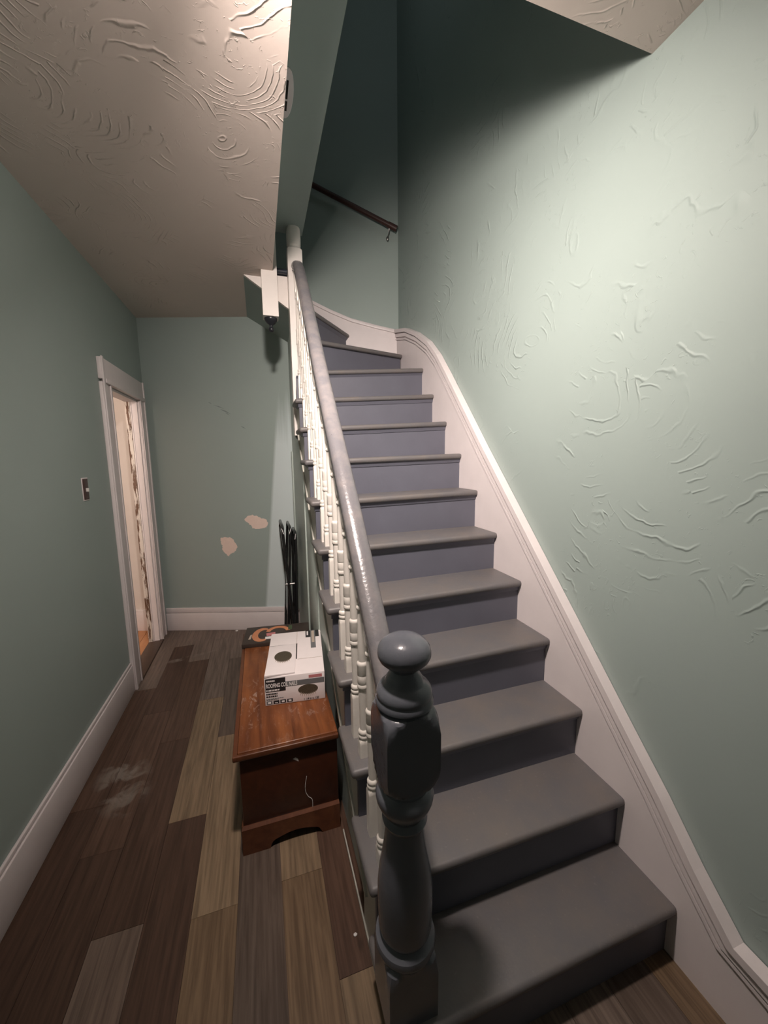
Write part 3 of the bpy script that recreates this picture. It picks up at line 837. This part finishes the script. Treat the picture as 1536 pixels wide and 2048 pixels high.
# ------------------------------------------------------------------ balusters
def baluster_mesh(hb, total):
    hs = 0.0170
    R = hs * 1.42
    p = [(R, 0.0, hs), (R, hb - 0.016, hs), (R * 0.86, hb - 0.006, hs), (0.0150, hb, hs), (0.0180, hb + 0.003), (0.0190, hb + 0.008), (0.0175, hb + 0.013), (0.0160, hb + 0.015), (0.0180, hb + 0.018), (0.0182, hb + 0.025), (0.0160, hb + 0.029)]
    p += [(0.0130, hb + 0.032), (0.0135, hb + 0.09), (0.0150, hb + 0.158), (0.0152, hb + 0.172)]
    p += [(0.0180, hb + 0.175), (0.0190, hb + 0.181), (0.0180, hb + 0.187), (0.0165, hb + 0.190), (0.0178, hb + 0.193), (0.0180, hb + 0.216), (0.0168, hb + 0.219), (0.0180, hb + 0.222), (0.0180, hb + 0.250), (0.0190, hb + 0.254), (0.0188, hb + 0.260), (0.0165, hb + 0.263)]
    p += [(0.0140, hb + 0.266), (0.0150, hb + 0.30), (0.0148, hb + 0.36), (0.0130, hb + 0.42), (0.0125, hb + 0.432)]
    p += [(0.0165, hb + 0.436), (0.0175, hb + 0.441), (0.0160, hb + 0.446), (0.0130, hb + 0.449), (0.0125, hb + 0.456), (0.0160, hb + 0.461, hs), (R * 0.9, hb + 0.470, hs), (R, hb + 0.482, hs), (R, total, hs)]
    bm = bmesh.new(); add_turned(bm, p, 0, 0, 16)
    bmesh.ops.recalc_face_normals(bm, faces=bm.faces)
    me = bpy.data.meshes.new('baluster'); bm.to_mesh(me); bm.free()
    for q in me.polygons: q.use_smooth = True
    me.set_sharp_from_angle(angle=math.radians(40))
    me.materials.append(M['baluster'])
    return me
bal_f = baluster_mesh(0.062, 0.655); bal_b = baluster_mesh(0.160, 0.752)
for i in range(2, 12):
    for dy, me in ((0.064, bal_f), (0.162, bal_b)):
        y = YN[i] + dy
        if i == 11 and dy > 0.03: continue
        if i == 1: continue
        x = -0.861
        z = zat(i, x)
        o = bpy.data.objects.new('baluster', me)
        COL.objects.link(o); o.parent = stairs
        o.location = Vector((x, y, z)) - WORLD['staircase']
        want = rail_z(y) - 0.055 - z
        have = 0.655 if me is bal_f else 0.752
        o.scale = (1, 1, want / have)

# ================================================================== WALL HANDRAIL
A = Vector((-0.70, yb(-0.70, 0.06), 3.702)); B = Vector((-0.012, yb(-0.012, 0.06), 3.352))
whr = empty('wall_handrail', (-0.35, yb(-0.35), 3.35), 'dark brown wooden handrail fixed on the upper back wall', 'handrail')
tube('rail', [A, B], 0.019, M['brown_rail'], whr, 16)
tube('rail_end', [B - (B - A).normalized() * 0.07, B + (B - A).normalized() * 0.004], 0.0225, M['brown_rail'], whr, 16)
for x in (-0.065, -0.66):
    t_ = (x - A.x) / (B.x - A.x); P = A.lerp(B, t_)
    br = tube('bracket', [P + Vector((0, 0, -0.016)), P + Vector((0, 0.01, -0.045)), Vector((x, yb(x, 0.012), P.z - 0.075)), Vector((x, yb(x, 0.0), P.z - 0.075))], 0.004, M['metal'], whr, 8)
    lathe('bracket_knob', [(0.0, P.z - 0.098), (0.009, P.z - 0.090), (0.012, P.z - 0.078), (0.009, P.z - 0.064), (0.0, P.z - 0.058)], x, yb(x, 0.016), M['metal'], br, 12)

# ================================================================== LIGHT SWITCH
sw = empty('light_switch', (XW, 2.0, 1.35), 'brown switch plate with a pale toggle on the left wall', 'light switch')
box('plate', XW, XW + 0.006, 1.970, 2.032, 1.350, 1.462, M['brown_plastic'], sw, 0.002)
box('plate_edge', XW, XW + 0.0035, 1.964, 2.038, 1.344, 1.468, M['trim'], sw, 0.001)
box('toggle', XW + 0.005, XW + 0.018, 1.996, 2.006, 1.392, 1.412, M['porcelain'], sw, 0.002)

# ================================================================== VENT ON THE SOFFIT
ve = empty('soffit_vent', (-0.962, 1.335, ZS), 'small off-white slotted vent on the green soffit beside the ceiling edge', 'vent')
pl = []
for k in range(13):
    a_ = -math.pi / 2 + math.pi * k / 12
    pl.append((-0.972 + 0.040 * max(0.0, math.cos(a_)) ** 0.6, 1.335 + 0.115 * math.sin(a_)))
pl += [(-0.998, 1.45), (-0.998, 1.22)]
prism('plate', [(x, y, ZS) for x, y in pl], [(x, y, ZS - 0.006) for x, y in pl], M['trim'], ve, 0.002, 1)
box('slot', -0.9625, -0.9545, 1.270, 1.352, ZS - 0.0068, ZS - 0.005, M['gap_dark'], ve)
box('slot', -0.9625, -0.9545, 1.362, 1.408, ZS - 0.0068, ZS - 0.005, M['gap_dark'], ve)

# ================================================================== CEILING LAMP (just above the picture)
lm = empty('ceiling_lamp', (LAMP.x, LAMP.y, ZC - 0.10), 'small white swivel flood lamp on the hall ceiling aimed at the stair wall', 'lamp')
lathe('canopy', [(0.0, ZC - 0.022), (0.040, ZC - 0.020), (0.048, ZC - 0.008), (0.050, ZC)], LAMP.x - 0.10, LAMP.y - 0.05, M['porcelain'], lm, 24)
bk = LAMP - LAMP_DIR * 0.012
bm = bmesh.new()
qd = LAMP_DIR.to_track_quat('Z', 'Y').to_matrix()
rings = []
for r_, d_ in ((0.068, 0.011), (0.072, 0.0), (0.060, -0.03), (0.034, -0.07), (0.022, -0.085), (0.022, -0.11)):
    rings.append([bm.verts.new(bk + qd @ Vector((r_ * math.cos(2 * math.pi * k / 20), r_ * math.sin(2 * math.pi * k / 20), d_))) for k in range(20)])
for a, b in zip(rings, rings[1:]):
    for k in range(20): bm.faces.new((a[k], a[(k + 1) % 20], b[(k + 1) % 20], b[k]))
bm.faces.new(rings[-1])
finish(bm, 'reflector', M['porcelain'], lm, smooth=True)
tube('arm', [(LAMP.x - 0.10, LAMP.y - 0.05, ZC - 0.02), (LAMP.x - 0.10, LAMP.y - 0.05, ZC - 0.055), bk - LAMP_DIR * 0.10], 0.007, M['porcelain'], lm, 10)

# ================================================================== CHEST
ch = empty('blanket_chest', (-1.09, 1.5, 0), 'worn reddish-brown wooden chest pushed against the stairs', 'chest')
cx0, cx1, cy0, cy1 = -1.278, -0.898, 0.968, 2.03
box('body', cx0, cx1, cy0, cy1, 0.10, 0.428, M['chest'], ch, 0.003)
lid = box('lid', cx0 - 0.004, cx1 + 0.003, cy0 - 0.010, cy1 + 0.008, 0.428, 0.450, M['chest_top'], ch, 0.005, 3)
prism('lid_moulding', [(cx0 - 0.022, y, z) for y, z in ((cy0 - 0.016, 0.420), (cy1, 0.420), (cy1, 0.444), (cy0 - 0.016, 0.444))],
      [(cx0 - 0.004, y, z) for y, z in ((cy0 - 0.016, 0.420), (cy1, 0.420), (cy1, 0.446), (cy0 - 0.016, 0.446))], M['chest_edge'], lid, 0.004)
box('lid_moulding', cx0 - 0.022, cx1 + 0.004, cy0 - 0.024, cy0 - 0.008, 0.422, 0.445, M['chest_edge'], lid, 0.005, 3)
# plinth with an arched cut-out at the end and on the long side
def arch(u0, u1, a0, a1, h, rise):
    pts = [(u0, 0.0), (a0, 0.0)]
    for k in range(1, 6):
        pts.append((a0 + 0.020 * k / 5, rise * 0.62 * math.sin(k / 5 * math.pi / 2)))
    for k in range(13):
        t_ = k / 12
        pts.append((a0 + 0.022 + (a1 - a0 - 0.044) * t_, rise * (0.66 + 0.34 * math.sin(math.pi * t_))))
    for k in range(4, -1, -1):
        pts.append((a1 - 0.020 * k / 5, rise * 0.62 * math.sin(k / 5 * math.pi / 2)))
    pts += [(u1, 0.0), (u1, h), (u0, h)]
    return pts
pe = arch(cx0 - 0.008, cx1 + 0.002, -1.184, -0.972, 0.112, 0.050)
prism('plinth_end', [(x, cy0 - 0.012, z) for x, z in pe], [(x, cy0 + 0.006, z) for x, z in pe], M['chest_edge'], ch)
ps = arch(cy0 + 0.006, cy1, 1.12, 1.88, 0.112, 0.050)
prism('plinth_side', [(cx0 - 0.008, y, z) for y, z in ps], [(cx0 + 0.010, y, z) for y, z in ps], M['chest_edge'], ch)
prism('plinth_cap', [(cx0 - 0.008, cy0 - 0.012, 0.112), (cx1 + 0.002, cy0 - 0.012, 0.112), (cx1 + 0.002, cy0 + 0.003, 0.112), (cx0 - 0.008, cy0 + 0.003, 0.112)],
      [(cx0 - 0.002, cy0 - 0.002, 0.122), (cx1, cy0 - 0.002, 0.122), (cx1, cy0 + 0.003, 0.122), (cx0 - 0.002, cy0 + 0.003, 0.122)], M['chest_edge'], ch)
prism('paint_spot', [(x, cy0 - 0.0015, z) for x, z in ((-1.078, 0.362), (-1.068, 0.366), (-1.058, 0.358), (-1.056, 0.346), (-1.064, 0.352))],
      [(x, cy0 + 0.001, z) for x, z in ((-1.078, 0.362), (-1.068, 0.366), (-1.058, 0.358), (-1.056, 0.346), (-1.064, 0.352))], M['chip'], ch)
thr = tube('thread', smooth_path([(-1.027, cy0 - 0.003, 0.272), (-1.034, cy0 - 0.003, 0.235), (-1.034, cy0 - 0.003, 0.205), (-1.024, cy0 - 0.003, 0.178), (-1.009, cy0 - 0.004, 0.160), (-1.008, cy0 - 0.006, 0.126)], 5), 0.0011, M['chip'], None, 6)
tag(thr, 'thin pale thread clinging to the end of the wooden chest', 'thread')

# ================================================================== NAIL BOX
Zt = 0.4505
bx = empty('nail_box', (-1.03, 1.42, Zt), 'white carton of roofing coil nails lying on the wooden chest', 'box')
F0 = Vector((-1.175, 1.214, 0)); F1 = Vector((-0.908, 1.186, 0))
ux = (F1 - F0).normalized(); uy = Vector((-ux.y, ux.x, 0))
BW, BD, BH = (F1 - F0).length, 0.445, 0.136
def bp(u, v, w):
    """u along the front, v into depth, w up"""
    q = F0 + ux * u + uy * v
    return (q.x, q.y, Zt + w)
def bbox(name, u0, u1, v0, v1, w0, w1, mat, parent, bevel=0.0):
    return prism(name, [bp(u0, v0, w0), bp(u1, v0, w0), bp(u1, v1, w0), bp(u0, v1, w0)], [bp(u0, v0, w1), bp(u1, v0, w1), bp(u1, v1, w1), bp(u0, v1, w1)], mat, parent, bevel)
body = bbox('carton', 0, BW, 0, BD, 0, BH, M['cardboard'], bx, 0.003)
flap = prism('lid_flap', [bp(0.002, -0.002, BH + 0.001), bp(0.135, 0.010, BH + 0.001), bp(0.137, 0.295, BH + 0.001), bp(0.004, 0.285, BH + 0.001)],
             [bp(0.002, -0.002, BH + 0.012), bp(0.135, 0.010, BH + 0.007), bp(0.137, 0.295, BH + 0.004), bp(0.004, 0.285, BH + 0.005)], M['cardboard'], bx, 0.001)
bbox('flap_gap', 0.1375, 0.1425, 0.14, 0.297, BH, BH + 0.0016, M['gap_dark'], bx)
bbox('flap_gap', 0.004, 0.045, 0.287, 0.293, BH, BH + 0.0025, M['gap_dark'], bx)
bbox('flap_gap', 0.045, 0.137, 0.2955, 0.298, BH, BH + 0.0010, M['ink_grey'], bx)
bbox('seam', 0.139, 0.1405, 0.30, BD - 0.004, BH, BH + 0.0008, M['ink_tan'], bx)
bbox('seam', 0.145, BW - 0.004, 0.1345, 0.136, BH, BH + 0.0008, M['ink_tan'], bx)
# printing on the front face (v slightly in front of it)
def front_rect(name, u0, u1, w0, w1, mat, d=0.0006):
    return bbox(name, u0, u1, -d, 0.0005, w0, w1, mat, body)
front_rect('print_block', 0.004, 0.092, 0.108, 0.130, M['ink_black'])
front_rect('print_band', 0.004, BW - 0.003, 0.083, 0.108, M['ink_grey'])
front_rect('print_block', 0.004, 0.092, 0.066, 0.086, M['ink_black'], 0.0009)
front_rect('print_block', 0.004, 0.092, 0.083, 0.109, M['ink_black'], 0.0008)
front_rect('print_label', 0.196, 0.256, 0.112, 0.126, M['ink_red'])
random.seed(3)
def dashes(u0, u1, w, h, mat, d=0.0012):
    bm = bmesh.new(); u = u0
    while u < u1:
        l = random.uniform(0.004, 0.010)
        add_hex(bm, [bp(u, -d, w), bp(min(u + l, u1), -d, w), bp(min(u + l, u1), 0, w), bp(u, 0, w)], [bp(u, -d, w + h), bp(min(u + l, u1), -d, w + h), bp(min(u + l, u1), 0, w + h), bp(u, 0, w + h)])
        u += l + 0.0018
    return finish(bm, 'small_print', mat, body)
dashes(0.010, 0.046, 0.115, 0.007, M['ink_white'], 0.0014)
dashes(0.007, 0.066, 0.070, 0.007, M['ink_white'], 0.0014)
dashes(0.006, 0.055, 0.053, 0.006, M['ink_black'])
dashes(0.006, 0.055, 0.041, 0.006, M['ink_black'])
dashes(0.006, 0.082, 0.032, 0.0025, M['ink_grey'])
dashes(0.006, 0.060, 0.027, 0.0025, M['ink_grey'])
for k in range(4):
    u = 0.006 + 0.030 * k
    front_rect('print_icon', u, u + 0.025, 0.006, 0.022, M['ink_black'] if k != 0 else M['ink_grey'])
    front_rect('print_icon_mark', u + 0.006, u + 0.019, 0.010, 0.018 if k != 1 else 0.013, M['ink_white'], 0.0012)
def coil(name, cu, cw, ru, rw, nails, face):
    """picture of a nail coil: dark oval with pale nail points, flat print"""
    pts = []
    for k in range(28):
        a_ = 2 * math.pi * k / 28
        pts.append((cu + ru * math.cos(a_) * (1.0 if math.cos(a_) > 0 else 1.08), cw + rw * math.sin(a_) - 0.004 * math.cos(a_) * 0))
    bm = bmesh.new(); add_hex(bm, [face(u, w, 0.0008) for u, w in pts], [face(u, w, -0.0003) for u, w in pts])
    o = finish(bm, name, M['ink_coil'], body if face is ff else flap)
    bm = bmesh.new()
    for k in range(9):
        u = cu - ru * 0.78 + ru * 1.5 * k / 8
        w = cw - rw * math.sqrt(max(0.05, 1 - ((u - cu) / ru) ** 2)) + 0.003
        a = (u, w); c_ = (u - 0.004 + 0.009 * k / 8 * 0.6, w - 0.015)
        dx = 0.0016
        add_hex(bm, [face(a[0] - dx, a[1], 0.0012), face(a[0] + dx, a[1], 0.0012), face(c_[0] + dx * .5, c_[1], 0.0012), face(c_[0] - dx * .5, c_[1], 0.0012)],
                    [face(a[0] - dx, a[1], -0.0002), face(a[0] + dx, a[1], -0.0002), face(c_[0] + dx * .5, c_[1], -0.0002), face(c_[0] - dx * .5, c_[1], -0.0002)])
    finish(bm, 'nail_points_print', nails, body if face is ff else flap)
ff = lambda u, w, d: bp(u, -d, w)
coil('coil_print', 0.193, 0.058, 0.043, 0.024, M['ink_tan'], ff)
ft = lambda u, w, d: bp(u, w, BH + 0.0125 - 0.006 * min(1, max(0, w / 0.29)) - 0.003 * u / 0.135 + d)
coil('coil_print', 0.078, 0.165, 0.040, 0.052, M['ink_tan'], ft)
# print on the carton top, far right corner
def top_rect(name, u0, u1, v0, v1, mat, d=0.0006):
    return bbox(name, u0, u1, v0, v1, BH - 0.0002, BH + d, mat, body)
top_rect('print_block', 0.186, 0.258, BD - 0.085, BD - 0.004, M['ink_black'])
top_rect('print_band', 0.212, 0.238, 0.235, BD - 0.004, M['ink_grey'], 0.0009)
top_rect('small_print', 0.218, 0.232, BD - 0.150, BD - 0.012, M['ink_tan'], 0.0012)
top_rect('small_print', 0.192, 0.200, BD - 0.060, BD - 0.012, M['ink_white'], 0.0012)
def text_mesh(name, body_txt, size, origin, xdir, ydir, mat, parent, sx=1.0, extrude=0.0003):
    cu = bpy.data.curves.new(name, 'FONT'); cu.body = body_txt; cu.size = size; cu.extrude = extrude
    cu.space_character = 1.02; cu.offset = 0.0007 if size > 0.02 else 0.0003
    to = bpy.data.objects.new(name, cu); COL.objects.link(to)
    bpy.context.view_layer.update()
    dg = bpy.context.evaluated_depsgraph_get()
    me = bpy.data.meshes.new_from_object(to.evaluated_get(dg))
    bpy.data.objects.remove(to, do_unlink=True); bpy.data.curves.remove(cu)
    xd, yd = Vector(xdir).normalized(), Vector(ydir).normalized(); zd = xd.cross(yd)
    mm = Matrix((xd * sx, yd, zd)).transposed().to_4x4(); mm.translation = Vector(origin)
    me.transform(mm)
    return link(name, me, mat, parent)
text_mesh('lettering', 'ROOFING COIL NAILS', 0.027, bp(0.007, -0.0014, 0.0870), ux, (0, 0, 1), M['ink_white'], body, 0.50)
text_mesh('lettering', '1 1/4 in x .120', 0.014, bp(0.170, -0.0010, 0.006), ux, (0, 0, 1), M['ink_black'], body, 0.82)

# ================================================================== DARK PRINTED BOX
db = empty('dark_box', (-1.1, 1.9, Zt), 'flat dark printed carton with an orange picture behind the nail box', 'box')
D0 = Vector((-1.300, 1.812, 0)); D1 = Vector((-0.905, 1.770, 0))
dux = (D1 - D0).normalized(); duy = Vector((-dux.y, dux.x, 0))
def dp(u, v, w):
    q = D0 + dux * u + duy * v
    return (q.x, q.y, Zt + w)
def dbox(name, poly, w0, w1, mat, parent, bevel=0.0):
    return prism(name, [dp(u, v, w0) for u, v in poly], [dp(u, v, w1) for u, v in poly], mat, parent, bevel)
DW, DD, DH = 0.392, 0.235, 0.024
dbody = dbox('carton', [(0, 0), (DW, 0), (DW, DD), (0, DD)], 0, DH, M['dark_card'], db, 0.002)
ring_o = [(0.105 + 0.058 * math.cos(a_), 0.112 + 0.094 * math.sin(a_)) for a_ in [math.radians(60 + 240 * k / 16) for k in range(17)]]
ring_i = [(0.118 + 0.036 * math.cos(a_), 0.112 + 0.064 * math.sin(a_)) for a_ in [math.radians(60 + 240 * k / 16) for k in range(17)]]
dbox('picture_ring', ring_o + list(reversed(ring_i)), DH - 0.0002, DH + 0.0007, M['ink_orange'], dbody)
ring2 = [(0.20 + 0.075 * math.cos(a_), 0.13 + 0.088 * math.sin(a_)) for a_ in [math.radians(10 + 160 * k / 12) for k in range(13)]]
ring3 = [(0.20 + 0.050 * math.cos(a_), 0.13 + 0.058 * math.sin(a_)) for a_ in [math.radians(10 + 160 * k / 12) for k in range(13)]]
dbox('picture_ring', ring2 + list(reversed(ring3)), DH - 0.0002, DH + 0.0008, M['ink_orange'], dbody)
dbox('picture_patch', [(0.135, 0.085), (0.185, 0.085), (0.185, 0.130), (0.130, 0.125)], DH - 0.0002, DH + 0.0009, M['ink_red'], dbody)
dbox('picture_patch', [(0.130, 0.045), (0.185, 0.045), (0.185, 0.078), (0.128, 0.076)], DH - 0.0002, DH + 0.0009, M['ink_white'], dbody)
dbox('picture_patch', [(0.030, 0.060), (0.044, 0.062), (0.046, 0.125), (0.036, 0.12)], DH - 0.0002, DH + 0.0009, M['ink_tan'], dbody)
dbox('picture_patch', [(0.262, 0.15), (0.285, 0.15), (0.285, 0.215), (0.262, 0.215)], DH - 0.0002, DH + 0.0009, M['ink_green'], dbody)

# ================================================================== FOLDED CHAIR
fc = empty('folded_chair', (-0.96, 2.7, 0), 'black metal folding chair folded flat and leaning in the corner', 'chair')
def uframe(name, xb0, xt, zt, ya, yb_, r):
    pts = [(xb0, ya, 0.012), (xt, ya, zt - 0.05), (xt, ya + 0.015, zt - 0.015), (xt, ya + 0.05, zt), (xt, yb_ - 0.05, zt), (xt, yb_ - 0.015, zt - 0.015), (xt, yb_, zt - 0.05), (xb0, yb_, 0.012)]
    return tube(name, pts, r, M['black_metal'], fc, 10)
uframe('front_frame', -0.935, -1.002, 1.045, 2.47, 2.86, 0.0115)
uframe('rear_frame', -1.005, -0.945, 1.035, 2.50, 2.83, 0.0105)
uframe('side_frame', -0.928, -0.905, 0.985, 2.53, 2.80, 0.0115)
prism('seat', [(-0.990, 2.515, 0.30), (-0.978, 2.515, 0.30), (-0.962, 2.515, 0.66), (-0.974, 2.515, 0.66)], [(-0.990, 2.82, 0.30), (-0.978, 2.82, 0.30), (-0.962, 2.82, 0.66), (-0.974, 2.82, 0.66)], M['black_metal'], fc, 0.004)
prism('backrest', [(-0.992, 2.485, 0.80), (-0.984, 2.485, 0.80), (-0.996, 2.485, 0.99), (-1.006, 2.485, 0.99)], [(-0.992, 2.845, 0.80), (-0.984, 2.845, 0.80), (-0.996, 2.845, 0.99), (-1.006, 2.845, 0.99)], M['black_metal'], fc, 0.003)
tube('hinge_pin', [(-1.0, 2.468, 0.60), (-0.93, 2.468, 0.60)], 0.008, M['metal'], fc, 10)
tube('stretcher', [(-0.995, 2.50, 0.12), (-0.995, 2.83, 0.12)], 0.007, M['black_metal'], fc, 8)
for xb0, ya in ((-0.935, 2.47), (-0.935, 2.86), (-1.005, 2.50), (-1.005, 2.83)):
    lathe('foot', [(0.013, 0.0), (0.015, 0.004), (0.015, 0.022), (0.012, 0.026)], xb0, ya, M['black_metal'], fc, 12)

# ================================================================== CRUMBS ON THE FLOOR
for (x, y, s, lab) in ((-0.925, 0.571, 0.006, 'tiny white paint chip on the floor beside the stair stringer'), (-1.42, 3.10, 0.012, 'small pale crumb on the floor at the far baseboard')):
    bm = bmesh.new()
    bmesh.ops.create_icosphere(bm, subdivisions=1, radius=s)
    for v in bm.verts: v.co = Vector((v.co.x * 1.2 + x, v.co.y + y, max(0.0, v.co.z * 0.6 + s * 0.45)))
    tag(finish(bm, 'paint_chip', M['chip']), lab, 'debris')
